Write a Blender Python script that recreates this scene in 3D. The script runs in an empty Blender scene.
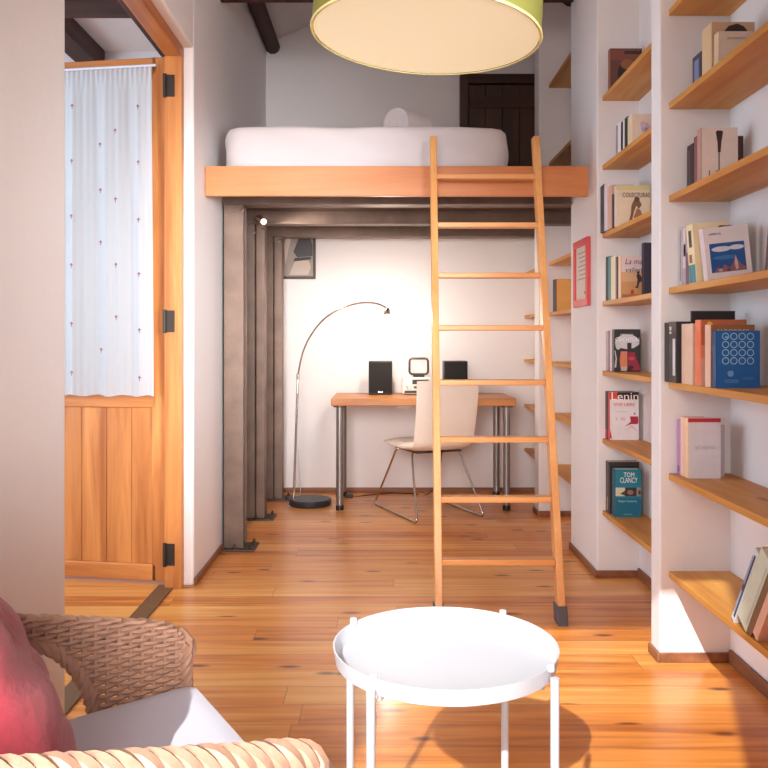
import bpy, bmesh, math, random
from mathutils import Vector, Matrix
random.seed(7)
PI = math.pi
SC = bpy.context.scene
COL = SC.collection

# ------------------------------------------------------------------ camera
CAM_H = 1.13
cd = bpy.data.cameras.new('camera'); cam = bpy.data.objects.new('camera', cd); COL.objects.link(cam)
cam.location = (0, 0, CAM_H); cam.rotation_euler = (PI/2, 0, 0)
cd.sensor_width = 36; cd.lens = 36*827/768
cd.shift_x = 1/768; cd.shift_y = -44/768; cd.clip_start = .02
SC.camera = cam
# ------------------------------------------------------------------ sky, sun, exposure
W = bpy.data.worlds.new('sky'); SC.world = W; W.use_nodes = True
bg = W.node_tree.nodes['Background']; bg.inputs[0].default_value = (.66, .83, 1, 1); bg.inputs[1].default_value = .4
sd = bpy.data.lights.new('sun', 'SUN'); sd.energy = 4.6; sd.angle = math.radians(.6); sd.color = (1, 1, .95)
sun = bpy.data.objects.new('sun', sd); COL.objects.link(sun); sun.location = (-1.5, -3, 4)
sun.rotation_euler = Vector((.333, 1, -.694)).to_track_quat('-Z', 'Y').to_euler()
def portal(name, loc, direction, sx, sy, energy=None, color=(1, 1, 1), spread=180):
    l = bpy.data.lights.new(name, 'AREA'); l.shape = 'RECTANGLE'; l.size = sx; l.size_y = sy
    o = bpy.data.objects.new(name, l); COL.objects.link(o); o.location = loc
    o.rotation_euler = Vector(direction).to_track_quat('-Z', 'Z').to_euler()
    if energy is None: l.cycles.is_portal = True
    else: l.energy = energy; l.color = color; l.spread = math.radians(spread)
    return o
portal('daylight_balcony', (-.42, -.41, 1.26), (0, 1, 0), 1.1, 2.5)
portal('added_fill_balcony', (-.42, -.40, 1.6), (0, 1, -.13), 1.06, 1.5, 21, (1, .92, .87), 58)  # added fill, narrow cone lifts loft and far walls, skips the foreground
portal('added_fill_right', (1.17, .35, 1.6), (-1.85, 3.8, -.1), .9, 1.3, 15, (.93, .97, 1), 42)  # added fill aimed at the left wall and the open door
portal('fill_portal_side', (-2.28, .55, 1.5), (1, 0, 0), 1.3, 2.0)  # portal of an unseen side opening, added for soft sky fill
portal('daylight_hall', (-3.18, 3.0, 1.5), (1, 0, 0), 1.8, 2.2, 60, (.70, .85, 1))
portal('daylight_hall_end', (-1.8, 5.43, 1.6), (0, -1, 0), 1.2, 1.4)
SC.view_settings.view_transform = 'Standard'; SC.view_settings.look = 'None'
SC.view_settings.exposure = 0.3; SC.view_settings.gamma = 1; SC.view_settings.use_curve_mapping = False
SC.cycles.caustics_reflective = False; SC.cycles.caustics_refractive = False
SC.cycles.max_bounces = 14; SC.cycles.diffuse_bounces = 10; SC.cycles.sample_clamp_indirect = 8

# ------------------------------------------------------------------ materials
def lin(c):
    return tuple((x/255/12.92 if x/255 <= .04045 else ((x/255+.055)/1.055)**2.4) for x in c) + (1,)
def nt(name):
    m = bpy.data.materials.new(name); m.use_nodes = True
    n = m.node_tree.nodes; return m, n, m.node_tree.links, n['Principled BSDF']
def mat(name, rgb, rough=.6, metal=0, var=.06, scale=14, bump=0, bscale=60, sheen=0):
    """plain surface whose colour drifts a little with a noise"""
    m, n, l, b = nt(name)
    c = lin(rgb)
    t = n.new('ShaderNodeTexCoord'); no = n.new('ShaderNodeTexNoise'); no.inputs['Scale'].default_value = scale
    no.inputs['Detail'].default_value = 4
    l.new(t.outputs['Object'], no.inputs['Vector'])
    mx = n.new('ShaderNodeMix'); mx.data_type = 'RGBA'
    mx.inputs[6].default_value = tuple(max(0, x*(1-var)) for x in c[:3])+(1,)
    mx.inputs[7].default_value = tuple(min(1, x*(1+var)) for x in c[:3])+(1,)
    l.new(no.outputs['Fac'], mx.inputs[0]); l.new(mx.outputs[2], b.inputs['Base Color'])
    b.inputs['Roughness'].default_value = rough; b.inputs['Metallic'].default_value = metal
    if sheen: b.inputs['Sheen Weight'].default_value = sheen
    if bump:
        n2 = n.new('ShaderNodeTexNoise'); n2.inputs['Scale'].default_value = bscale; n2.inputs['Detail'].default_value = 6
        l.new(t.outputs['Object'], n2.inputs['Vector'])
        bp = n.new('ShaderNodeBump'); bp.inputs['Strength'].default_value = bump; bp.inputs['Distance'].default_value = .01
        l.new(n2.outputs['Fac'], bp.inputs['Height']); l.new(bp.outputs['Normal'], b.inputs['Normal'])
    return m
def wood(name, light, dark, axis='x', grain=18, rough=.45, knots=.0, knot_rgb=(95, 50, 22), wide=1.0):
    """grain stretched along one axis, knots, shifted from copy to copy"""
    m, n, l, b = nt(name)
    t = n.new('ShaderNodeTexCoord'); oi = n.new('ShaderNodeObjectInfo')
    mul = n.new('ShaderNodeMath'); mul.operation = 'MULTIPLY'; mul.inputs[1].default_value = 37
    l.new(oi.outputs['Random'], mul.inputs[0])
    add = n.new('ShaderNodeVectorMath'); add.operation = 'ADD'
    l.new(t.outputs['Object'], add.inputs[0]); l.new(mul.outputs[0], add.inputs[1])
    def mapped(lo, hi):
        mp = n.new('ShaderNodeMapping'); s = [hi, hi, hi]; s['xyz'.index(axis)] = lo
        mp.inputs['Scale'].default_value = s; l.new(add.outputs[0], mp.inputs['Vector']); return mp.outputs[0]
    n1 = n.new('ShaderNodeTexNoise'); n1.inputs['Scale'].default_value = 1; n1.inputs['Detail'].default_value = 5
    n1.inputs['Distortion'].default_value = .6
    l.new(mapped(1.2*wide, grain*wide), n1.inputs['Vector'])
    cr = n.new('ShaderNodeValToRGB'); cr.color_ramp.elements[0].position = .3; cr.color_ramp.elements[1].position = .72
    cr.color_ramp.elements[0].color = lin(dark); cr.color_ramp.elements[1].color = lin(light)
    l.new(n1.outputs['Fac'], cr.inputs[0]); out = cr.outputs[0]
    n2 = n.new('ShaderNodeTexNoise'); n2.inputs['Scale'].default_value = 1; n2.inputs['Detail'].default_value = 3
    l.new(mapped(5, 160), n2.inputs['Vector'])
    mx = n.new('ShaderNodeMix'); mx.data_type = 'RGBA'; mx.blend_type = 'MULTIPLY'; mx.inputs[0].default_value = .25
    l.new(out, mx.inputs[6]); l.new(n2.outputs['Color'], mx.inputs[7])
    rg = n.new('ShaderNodeMapRange'); rg.inputs[1].default_value = .3; rg.inputs[2].default_value = .7
    rg.inputs[3].default_value = .55; rg.inputs[4].default_value = 1.0
    l.new(n2.outputs['Fac'], rg.inputs[0]); l.new(rg.outputs[0], mx.inputs[7]); out = mx.outputs[2]
    if knots:
        v = n.new('ShaderNodeTexVoronoi'); v.inputs['Scale'].default_value = 1
        l.new(mapped(2.2, 5.5), v.inputs['Vector'])
        r2 = n.new('ShaderNodeMapRange'); r2.inputs[1].default_value = .0; r2.inputs[2].default_value = knots
        r2.inputs[3].default_value = .9; r2.inputs[4].default_value = 0
        l.new(v.outputs['Distance'], r2.inputs[0])
        mk = n.new('ShaderNodeMix'); mk.data_type = 'RGBA'; mk.inputs[7].default_value = lin(knot_rgb)
        l.new(r2.outputs[0], mk.inputs[0]); l.new(out, mk.inputs[6]); out = mk.outputs[2]
    l.new(out, b.inputs['Base Color']); b.inputs['Roughness'].default_value = rough
    bp = n.new('ShaderNodeBump'); bp.inputs['Strength'].default_value = .12; bp.inputs['Distance'].default_value = .004
    l.new(n2.outputs['Fac'], bp.inputs['Height']); l.new(bp.outputs['Normal'], b.inputs['Normal'])
    return m
def floor_mat():
    m, n, l, b = nt('pine_floorboards')
    t = n.new('ShaderNodeTexCoord'); sp = n.new('ShaderNodeSeparateXYZ'); l.new(t.outputs['Object'], sp.inputs[0])
    def M(op, a, b_=None):
        q = n.new('ShaderNodeMath'); q.operation = op
        for i, x in enumerate((a, b_)):
            if x is None: continue
            if isinstance(x, (int, float)): q.inputs[i].default_value = x
            else: l.new(x, q.inputs[i])
        return q.outputs[0]
    PW, PL = .135, 2.1
    yr = M('DIVIDE', sp.outputs[1], PW); row = M('FLOOR', yr); fy = M('SUBTRACT', yr, row)
    w0 = n.new('ShaderNodeTexWhiteNoise'); w0.noise_dimensions = '1D'; l.new(row, w0.inputs['W'])
    xr = M('ADD', M('DIVIDE', sp.outputs[0], PL), M('MULTIPLY', w0.outputs['Value'], 5)); cl = M('FLOOR', xr); fx = M('SUBTRACT', xr, cl)
    w1 = n.new('ShaderNodeTexWhiteNoise'); w1.noise_dimensions = '2D'
    cb = n.new('ShaderNodeCombineXYZ'); l.new(row, cb.inputs[0]); l.new(cl, cb.inputs[1]); l.new(cb.outputs[0], w1.inputs['Vector'])
    tone = w1.outputs['Value']
    off = n.new('ShaderNodeCombineXYZ'); l.new(M('MULTIPLY', tone, 31), off.inputs[0]); l.new(M('MULTIPLY', tone, 17), off.inputs[1])
    av = n.new('ShaderNodeVectorMath'); l.new(t.outputs['Object'], av.inputs[0]); l.new(off.outputs[0], av.inputs[1])
    def noise(sx, sy, det, dist=0):
        mp = n.new('ShaderNodeMapping'); mp.inputs['Scale'].default_value = (sx, sy, 1); l.new(av.outputs[0], mp.inputs[0])
        q = n.new('ShaderNodeTexNoise'); q.inputs['Scale'].default_value = 1; q.inputs['Detail'].default_value = det
        q.inputs['Distortion'].default_value = dist; l.new(mp.outputs[0], q.inputs['Vector']); return q.outputs['Fac']
    g = noise(1.3, 22, 5, .8)
    cr = n.new('ShaderNodeValToRGB'); e = cr.color_ramp.elements
    e[0].position = .22; e[0].color = lin((158, 80, 26)); e[1].position = .75; e[1].color = lin((236, 184, 106))
    mid = cr.color_ramp.elements.new(.46); mid.color = lin((218, 138, 60))
    l.new(M('ADD', M('MULTIPLY', g, .75), M('MULTIPLY', tone, .24)), cr.inputs[0]); out = cr.outputs[0]
    # heartwood streaks
    s = noise(.9, 34, 3, .3)
    r = n.new('ShaderNodeMapRange'); r.inputs[1].default_value = .66; r.inputs[2].default_value = .76; r.inputs[3].default_value = 0; r.inputs[4].default_value = .6
    l.new(s, r.inputs[0])
    mk = n.new('ShaderNodeMix'); mk.data_type = 'RGBA'; mk.inputs[7].default_value = lin((104, 44, 18)); l.new(r.outputs[0], mk.inputs[0]); l.new(out, mk.inputs[6]); out = mk.outputs[2]
    # knots
    mp = n.new('ShaderNodeMapping'); mp.inputs['Scale'].default_value = (1.5, 4.2, 1); l.new(av.outputs[0], mp.inputs[0])
    v = n.new('ShaderNodeTexVoronoi'); v.voronoi_dimensions = '2D'; v.inputs['Scale'].default_value = 1; l.new(mp.outputs[0], v.inputs['Vector'])
    r = n.new('ShaderNodeMapRange'); r.inputs[1].default_value = .025; r.inputs[2].default_value = .075; r.inputs[3].default_value = .85; r.inputs[4].default_value = 0
    l.new(v.outputs['Distance'], r.inputs[0])
    mk = n.new('ShaderNodeMix'); mk.data_type = 'RGBA'; mk.inputs[7].default_value = lin((78, 34, 16)); l.new(r.outputs[0], mk.inputs[0]); l.new(out, mk.inputs[6]); out = mk.outputs[2]
    # joints
    edge = M('MINIMUM', M('MINIMUM', fy, M('SUBTRACT', 1, fy)), M('MULTIPLY', M('MINIMUM', fx, M('SUBTRACT', 1, fx)), PL/PW))
    r = n.new('ShaderNodeMapRange'); r.inputs[1].default_value = .004; r.inputs[2].default_value = .014; r.inputs[3].default_value = .6; r.inputs[4].default_value = 0
    l.new(edge, r.inputs[0])
    mk = n.new('ShaderNodeMix'); mk.data_type = 'RGBA'; mk.inputs[7].default_value = lin((88, 40, 18)); l.new(r.outputs[0], mk.inputs[0]); l.new(out, mk.inputs[6]); out = mk.outputs[2]
    l.new(out, b.inputs['Base Color'])
    b.inputs['Roughness'].default_value = .34
    b.inputs['Coat Weight'].default_value = .22; b.inputs['Coat Roughness'].default_value = .16
    bp = n.new('ShaderNodeBump'); bp.inputs['Strength'].default_value = .25; bp.inputs['Distance'].default_value = .0015; bp.invert = True
    l.new(r.outputs[0], bp.inputs['Height']); l.new(bp.outputs[0], b.inputs['Normal'])
    return m
def cloth_mat(name, rgb, trans=.45):
    m, n, l, b = nt(name); c = lin(rgb)
    t = n.new('ShaderNodeTexCoord'); no = n.new('ShaderNodeTexNoise'); no.inputs['Scale'].default_value = 220
    l.new(t.outputs['Object'], no.inputs['Vector'])
    bp = n.new('ShaderNodeBump'); bp.inputs['Strength'].default_value = .15; bp.inputs['Distance'].default_value = .002
    l.new(no.outputs['Fac'], bp.inputs['Height']); l.new(bp.outputs[0], b.inputs['Normal'])
    b.inputs['Base Color'].default_value = c; b.inputs['Roughness'].default_value = .9
    tr = n.new('ShaderNodeBsdfTranslucent'); tr.inputs[0].default_value = c
    mx = n.new('ShaderNodeMixShader'); mx.inputs[0].default_value = trans
    l.new(b.outputs[0], mx.inputs[1]); l.new(tr.outputs[0], mx.inputs[2]); l.new(mx.outputs[0], n['Material Output'].inputs[0])
    return m
def lit(name, rgb, strength, base=None):
    m, n, l, b = nt(name); b.inputs['Base Color'].default_value = lin(base or rgb); b.inputs['Roughness'].default_value = .7
    b.inputs['Emission Color'].default_value = lin(rgb); b.inputs['Emission Strength'].default_value = strength
    t = n.new('ShaderNodeTexCoord'); no = n.new('ShaderNodeTexNoise'); no.inputs['Scale'].default_value = 300
    l.new(t.outputs['Object'], no.inputs['Vector']); bp = n.new('ShaderNodeBump'); bp.inputs['Strength'].default_value = .05
    l.new(no.outputs['Fac'], bp.inputs['Height']); l.new(bp.outputs[0], b.inputs['Normal'])
    return m
PLASTER = mat('white_plaster', (230, 228, 230), .85, var=.03, scale=3, bump=.12, bscale=22)
CEIL = mat('ceiling_plaster', (222, 212, 208), .9, var=.04, scale=3, bump=.15, bscale=12)
FLOOR = floor_mat()
SKIRT = wood('baseboard_wood', (158, 104, 72), (112, 68, 44), 'y', rough=.5)
SKIRTX = wood('baseboard_wood_x', (158, 104, 72), (112, 68, 44), 'x', rough=.5)
PINE_Y = wood('pine_shelf', (222, 166, 84), (192, 124, 48), 'y', grain=14, knots=.11, rough=.5)
DOORW = wood('honey_pine_door', (226, 152, 84), (164, 92, 40), 'z', grain=13, knots=.07, rough=.42)
DOORX = wood('honey_pine_rail', (226, 152, 84), (170, 98, 44), 'x', grain=16, knots=.07, rough=.42)
DOORY = wood('honey_pine_lintel', (196, 122, 60), (140, 76, 32), 'y', grain=16, rough=.42)
BEECH_X = wood('light_beech_board', (212, 138, 86), (192, 116, 62), 'x', grain=9, rough=.4)
BEECH_R = wood('light_beech_rung', (234, 172, 110), (212, 144, 84), 'x', grain=12, rough=.38)
BEECH_Z = wood('light_beech_rail', (238, 178, 114), (216, 150, 88), 'z', grain=14, rough=.38)
DESKW = wood('desk_pine', (206, 142, 80), (168, 100, 50), 'x', grain=16, knots=.07, rough=.42)
DARKW = wood('dark_beam_wood', (84, 44, 28), (44, 22, 14), 'x', grain=10, rough=.7)
DARKY = wood('dark_beam_wood_y', (84, 44, 28), (44, 22, 14), 'y', grain=10, rough=.7)
DARKZ = wood('dark_stained_door', (84, 46, 26), (48, 24, 14), 'z', grain=9, rough=.5)
STEEL = mat('raw_steel', (116, 98, 88), .5, .55, var=.45, scale=9, bump=.08, bscale=30)
STEELD = mat('dark_steel', (92, 80, 74), .45, .7, var=.3)
CHROME = mat('chrome', (205, 200, 196), .16, 1, var=.03)
IRON = mat('dark_iron', (62, 54, 50), .55, .6, var=.2)
BLACK = mat('black_plastic', (28, 27, 29), .45, var=.15)
BLACKM = mat('black_grille', (22, 22, 24), .85, var=.2, scale=300, bump=.4, bscale=500)
WHITEM = mat('white_powder_coat', (202, 207, 218), .35, var=.01)
LEATHER = mat('white_leather', (246, 238, 228), .5, var=.03, bump=.08, bscale=120)
SHEET = mat('white_bedsheet', (214, 209, 212), .9, var=.02, bump=.5, bscale=7, sheen=.1)
CANVAS = mat('white_seat_canvas', (206, 208, 224), .9, var=.02, bump=.1, bscale=400)
RED = mat('crimson_linen', (158, 46, 62), .92, var=.16, scale=40, bump=.9, bscale=13, sheen=.3)
WICKER = mat('natural_wicker', (182, 144, 122), .55, var=.3, scale=45, bump=.1, bscale=200)
CURT = cloth_mat('white_voile', (214, 216, 220), .34)
GREEN = cloth_mat('green_lamp_fabric', (120, 116, 46), .03)
CREAM = lit('cream_diffuser', (255, 240, 196), .24, (232, 224, 196))
WHITEP = mat('paper', (236, 230, 218), .8, var=.04)

# ------------------------------------------------------------------ mesh helpers
class MB:
    def __init__(s): s.v = []; s.f = []; s.m = []; s.mi = 0
    def add(s, vs, fs):
        o = len(s.v); s.v += [tuple(p) for p in vs]
        for f in fs: s.f.append([i+o for i in f]); s.m.append(s.mi)
        return s
    def box(s, x0, x1, y0, y1, z0, z1):
        return s.add([(x0,y0,z0),(x1,y0,z0),(x1,y1,z0),(x0,y1,z0),(x0,y0,z1),(x1,y0,z1),(x1,y1,z1),(x0,y1,z1)],
                     [(0,3,2,1),(4,5,6,7),(0,1,5,4),(1,2,6,5),(2,3,7,6),(3,0,4,7)])
    def tube(s, path, r, n=8, cap=True, closed=False):
        P = [Vector(p) for p in path]; N = len(P); vs = []; prev = None
        rr = r if isinstance(r, (list, tuple)) else [r]*N
        for i, p in enumerate(P):
            if closed: t = P[(i+1) % N]-P[i-1]
            else: t = P[min(i+1, N-1)]-P[max(i-1, 0)]
            t.normalize()
            if prev is None:
                a = Vector((0,0,1)) if abs(t.z) < .9 else Vector((1,0,0)); u = t.cross(a).normalized()
            else: u = (prev - t*prev.dot(t)).normalized()
            w = t.cross(u); prev = u
            for k in range(n):
                a = 2*PI*k/n; vs.append(p + (u*math.cos(a)+w*math.sin(a))*rr[i])
        fs = []
        for i in range(N if closed else N-1):
            j = (i+1) % N
            for k in range(n): fs.append((i*n+k, i*n+(k+1) % n, j*n+(k+1) % n, j*n+k))
        if cap and not closed: fs += [tuple(range(n))[::-1], tuple((N-1)*n+k for k in range(n))]
        return s.add(vs, fs)
    def cyl(s, c, r, h, n=32, axis='z', r2=None):
        d = {'x': Vector((h,0,0)), 'y': Vector((0,h,0)), 'z': Vector((0,0,h))}[axis]
        return s.tube([Vector(c), Vector(c)+d], [r, r if r2 is None else r2], n)
    def lathe(s, prof, n=48, c=(0,0,0), closed=True):
        vs = []; m = len(prof)
        for k in range(n):
            a = 2*PI*k/n
            for r, z in prof: vs.append((c[0]+r*math.cos(a), c[1]+r*math.sin(a), c[2]+z))
        fs = []
        for k in range(n):
            j = (k+1) % n
            for i in range(m if closed else m-1):
                i2 = (i+1) % m; fs.append((k*m+i, j*m+i, j*m+i2, k*m+i2))
        return s.add(vs, fs)
    def prism(s, pts, y0, y1):
        n = len(pts)
        return s.add([(x,y0,z) for x,z in pts]+[(x,y1,z) for x,z in pts],
                     [tuple(range(n)), tuple(range(n, 2*n))[::-1]]+[(i, i+n, (i+1) % n+n, (i+1) % n) for i in range(n)])
    def grid(s, fn, nu, nv, closeu=False):
        vs = [fn(i/nu, j/nv) for j in range(nv+1) for i in range(nu+1)]
        return s.add(vs, [(j*(nu+1)+i, j*(nu+1)+i+1, (j+1)*(nu+1)+i+1, (j+1)*(nu+1)+i) for j in range(nv) for i in range(nu)])
    def build(s, name, mats, parent=None, loc=None, rot=None, smooth=False, bevel=0, seg=2, weld=False):
        me = bpy.data.meshes.new(name); me.from_pydata(s.v, [], s.f)
        mats = mats if isinstance(mats, (list, tuple)) else [mats]
        for m in mats: me.materials.append(m)
        me.polygons.foreach_set('material_index', [min(k, len(mats)-1) for k in s.m])
        bm = bmesh.new(); bm.from_mesh(me)
        if weld: bmesh.ops.remove_doubles(bm, verts=bm.verts, dist=1e-5)
        bmesh.ops.recalc_face_normals(bm, faces=bm.faces); bm.to_mesh(me); bm.free()
        if smooth:
            me.polygons.foreach_set('use_smooth', [True]*len(me.polygons))
            try: me.set_sharp_from_angle(angle=math.radians(40))
            except Exception: pass
        me.update()
        o = bpy.data.objects.new(name, me); COL.objects.link(o)
        if parent: o.parent = parent
        if loc: o.location = loc
        if rot: o.rotation_euler = rot
        if bevel:
            b = o.modifiers.new('bevel', 'BEVEL'); b.width = bevel; b.segments = seg; b.limit_method = 'ANGLE'; b.angle_limit = math.radians(50)
        return o
def tag(o, label=None, cat=None, group=None, kind=None):
    if label: o['label'] = label
    if cat: o['category'] = cat
    if group: o['group'] = group
    if kind: o['kind'] = kind
    return o
def thing(name, label, cat, loc=(0,0,0), rot=(0,0,0), group=None):
    o = bpy.data.objects.new(name, None); COL.objects.link(o); o.location = loc; o.rotation_euler = rot; o.empty_display_size = .05
    return tag(o, label, cat, group)
def struct(name, mb, m, label=None, **k):
    o = mb.build(name, m, **k); o['kind'] = 'structure'
    if label: o['label'] = label
    return o
def text(name, body, size, m, parent, loc, rot=(PI/2,0,0), width=None, extr=.0003, shear=0):
    cu = bpy.data.curves.new(name, 'FONT'); cu.body = body; cu.size = size; cu.align_x = 'CENTER'; cu.align_y = 'CENTER'
    cu.extrude = extr; cu.resolution_u = 3; cu.shear = shear
    tmp = bpy.data.objects.new('tmp', cu); COL.objects.link(tmp)
    me = bpy.data.meshes.new_from_object(tmp.evaluated_get(bpy.context.evaluated_depsgraph_get()))
    bpy.data.objects.remove(tmp); bpy.data.curves.remove(cu)
    if width:
        xs = [v.co.x for v in me.vertices]; w = max(xs)-min(xs); cx = (max(xs)+min(xs))/2
        for v in me.vertices: v.co.x = (v.co.x-cx)*width/w
    me.name = name; me.materials.clear(); me.materials.append(m)
    o = bpy.data.objects.new(name, me); COL.objects.link(o); o.parent = parent; o.location = loc; o.rotation_euler = rot
    return o
def arc_pts(c, r, a0, a1, n): return [(c[0]+r*math.cos(a0+(a1-a0)*i/n), c[1]+r*math.sin(a0+(a1-a0)*i/n)) for i in range(n+1)]

# ================================================================== ROOM
LW, RW, BW, FW = -.87, 1.22, 6.15, -.35     # inner faces: left, right, back, front
HZ = 3.55
struct('floor', MB().box(-3.4, 1.5, -.5, 6.6, -.12, 0), FLOOR)
w = MB()
w.box(-.985, LW, 3.80, 6.56, 0, HZ+.4).box(-1.01, LW, 2.27, 3.80, 2.47, HZ+.4).box(-1.01, LW, 1.72, 2.27, 0, HZ+.4)
struct('wall_left', w, PLASTER, bevel=.012, seg=3)
struct('wall_back', MB().box(LW-.14, 1.5, BW, BW+.14, 0, HZ+.4), PLASTER)
w = MB().box(RW, 1.5, .9, BW, 0, HZ+.4).box(RW, 1.5, FW-.05, -.2, 0, HZ+.4).box(RW, 1.5, -.2, .9, 0, .9).box(RW, 1.5, -.2, .9, 2.3, HZ+.4)
struct('wall_right', w, PLASTER)
q = MB()
for y0, y1 in ((-.2, -.15), (.325, .375), (.85, .9)): q.box(1.36, 1.42, y0, y1, .95, 2.25)
q.box(1.36, 1.42, -.2, .9, .9, .95).box(1.36, 1.42, -.2, .9, 2.25, 2.3)
struct('added_window_1', q, DOORW, 'unseen wooden window frame added in the near right wall', bevel=.004)  # unseen, put in with its opening to light the left wall
w = MB()
w.box(-2.3, -.96, FW-.05, FW, 0, HZ+.4).box(.113, 1.5, FW-.05, FW, 0, HZ+.4).box(-.96, .113, FW-.05, FW, 2.53, HZ+.4)
struct('wall_front', w, PLASTER)
# the room widens to the left behind the doorway wall
w = MB().box(-2.3, -2.22, FW-.05, -.1, 0, HZ+.4).box(-2.3, -2.22, 1.2, 1.86, 0, HZ+.4).box(-2.3, -2.22, -.1, 1.2, 2.5, HZ+.4).box(-2.3, -2.22, -.1, 1.2, 0, .5)
w.box(-2.3, -1.01, 1.72, 1.86, 0, HZ+.4)
struct('wall_side', w, PLASTER)
# the hall beyond the door
w = MB().box(-3.3, -3.2, 1.86, 2.1, 0, 3.2).box(-3.3, -3.2, 3.9, 5.44, 0, 3.2).box(-3.3, -3.2, 2.1, 3.9, 2.6, 3.2).box(-3.3, -3.2, 2.1, 3.9, 0, .4).box(-3.3, -2.4, 5.3, 5.44, 0, 3.2).box(-1.2, -.97, 5.3, 5.44, 0, 3.2)
w.box(-2.4, -1.2, 5.3, 5.44, 2.3, 3.2).box(-2.4, -1.2, 5.3, 5.44, 0, .9).box(-3.3, -2.3, 1.72, 1.86, 0, 3.2)
struct('wall_hall', w, PLASTER)
struct('ceiling', MB().grid(lambda u, v: (LW-.02+u*(1.5-LW+.02), 1.72+v*(BW+.02-1.72), 3.32+.30*math.sin(PI*min(1, u*1.14))), 24, 1)
       .box(-2.3, 1.5, FW-.05, 1.76, HZ, HZ+.1).box(-2.3, 1.5, FW-.05, 6.56, HZ+.35, HZ+.4), CEIL)
struct('ceiling', MB().box(-3.3, -.96, 1.72, 5.44, 2.98, 3.06), CEIL)
w = MB().tube([(-.82, 1.5, 3.31), (-.82, BW+.03, 3.31)], .055, 10)
struct('beam', w, DARKY, smooth=True)
w = MB().tube([(1.2, 1.5, 3.33), (1.2, BW+.03, 3.33)], .06, 10)
struct('beam', w, DARKY, smooth=True)
struct('beam', MB().box(LW-.02, RW+.02, 4.30, 4.46, 2.945, 3.11), DARKW, bevel=.01)
struct('beam', MB().box(-1.92, -1.78, 1.8, 5.3, 2.86, 3.0), DARKY, bevel=.008)
struct('beam', MB().box(-3.2, -1.01, 4.1, 4.3, 2.8, 3.0), DARKW, bevel=.008)
struct('beam', MB().box(-1.10, -1.012, 1.9, 5.3, 2.53, 2.62), DARKY, bevel=.008)
# partitions of the bookcase wall
P1X, P2X, P3X = .972, 1.02, 1.0
struct('partition', MB().box(P1X, RW+.01, 2.905, 3.0, 0, HZ+.2), PLASTER, bevel=.006)
struct('partition', MB().box(P2X, RW+.01, 3.94, 4.49, 0, HZ+.2), PLASTER, bevel=.006)
struct('partition', MB().box(P3X, RW+.01, 5.31, 5.46, 0, HZ+.2), PLASTER, bevel=.006)
struct('partition', MB().box(P1X, RW+.01, 1.06, 1.18, 0, HZ+.2), PLASTER, bevel=.006)
# baseboards
BH, BT = .034, .012
struct('baseboard_left', MB().box(LW, LW+BT, 3.80, BW, 0, BH), SKIRT, bevel=.003)
struct('baseboard_back', MB().box(LW, RW, BW-BT, BW, 0, BH), SKIRTX, bevel=.003)
b = MB()
for y0, y1 in ((1.18, 2.905-BT), (3.0, 3.94-BT), (4.49, 5.31), (5.46, BW-BT)): b.box(RW-BT, RW, y0, y1, 0, BH+.014)
for px, y0, y1 in ((P1X, 2.905, 3.0), (P2X, 3.94, 4.49), (P3X, 5.31, 5.46)):
    b.box(px-BT, px, y0-BT, y1, 0, BH); b.box(px, RW, y0-BT, y0, 0, BH)
struct('baseboard_right', b, SKIRT, bevel=.003)
struct('baseboard_near', MB().box(LW, LW+BT, 1.72, 2.27, 0, BH), SKIRT, bevel=.003)
# doorway lining and threshold
f = MB().box(-.992, -.915, 3.755, 3.815, 0, 2.42).box(-.992, -.915, 2.26, 2.31, 0, 2.42)
fr = struct('trim_1', f, DOORW, 'honey pine posts lining the doorway', bevel=.0015)
MB().box(-.992, -.915, 2.26, 3.815, 2.42, 2.475).build('lintel', DOORY, fr, bevel=.006)
struct('trim_2', MB().box(-1.03, -.955, 2.27, 3.80, 0, .006), mat('worn_threshold', (112, 84, 56), .6, var=.2), 'grey brown threshold strip in the doorway')
# the open door
ang = math.radians(171)
D = thing('door_1', None, None, (-.973, 3.838, 0), (0, 0, ang)); D['kind'] = 'structure'; D['label'] = 'honey pine half-glazed door standing open into the hall'
DWD, DT, DB, DH = .80, .042, .015, 2.44
MB().box(0, .097, -DT/2, DT/2, DB, DH).box(DWD-.1, DWD, -DT/2, DT/2, DB, DH).build('stile', DOORW, D, bevel=.004)
MB().box(.075, DWD-.1, -DT/2, DT/2, DH-.075, DH).box(.075, DWD-.1, -DT/2, DT/2, .815, .875).box(.075, DWD-.1, -DT/2, DT/2, DB, .09).build('rail', DOORX, D, bevel=.004)
pn = MB()
for k in range(5):
    x0 = .075+k*.125; pn.box(x0+.001, x0+.124, -.010, .012, .09, .815)
pn.build('lower_panel', DOORW, D, bevel=.003)
gm, gn, gl, gb = nt('window_glass'); gb.inputs['Base Color'].default_value = (.9, .95, .95, 1); gb.inputs['Transmission Weight'].default_value = 1; gb.inputs['Roughness'].default_value = .03; gb.inputs['IOR'].default_value = 1.05
MB().box(.075, DWD-.1, -.003, .003, .875, DH-.075).build('pane', gm, D)
for hz in (.107, 1.166, 2.235):
    MB().box(-.990, -.946, 3.749, 3.757, hz, hz+.098).cyl((-.990, 3.748, hz-.004), .009, .106, 12).build('hinge', IRON, fr, smooth=True)
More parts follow.
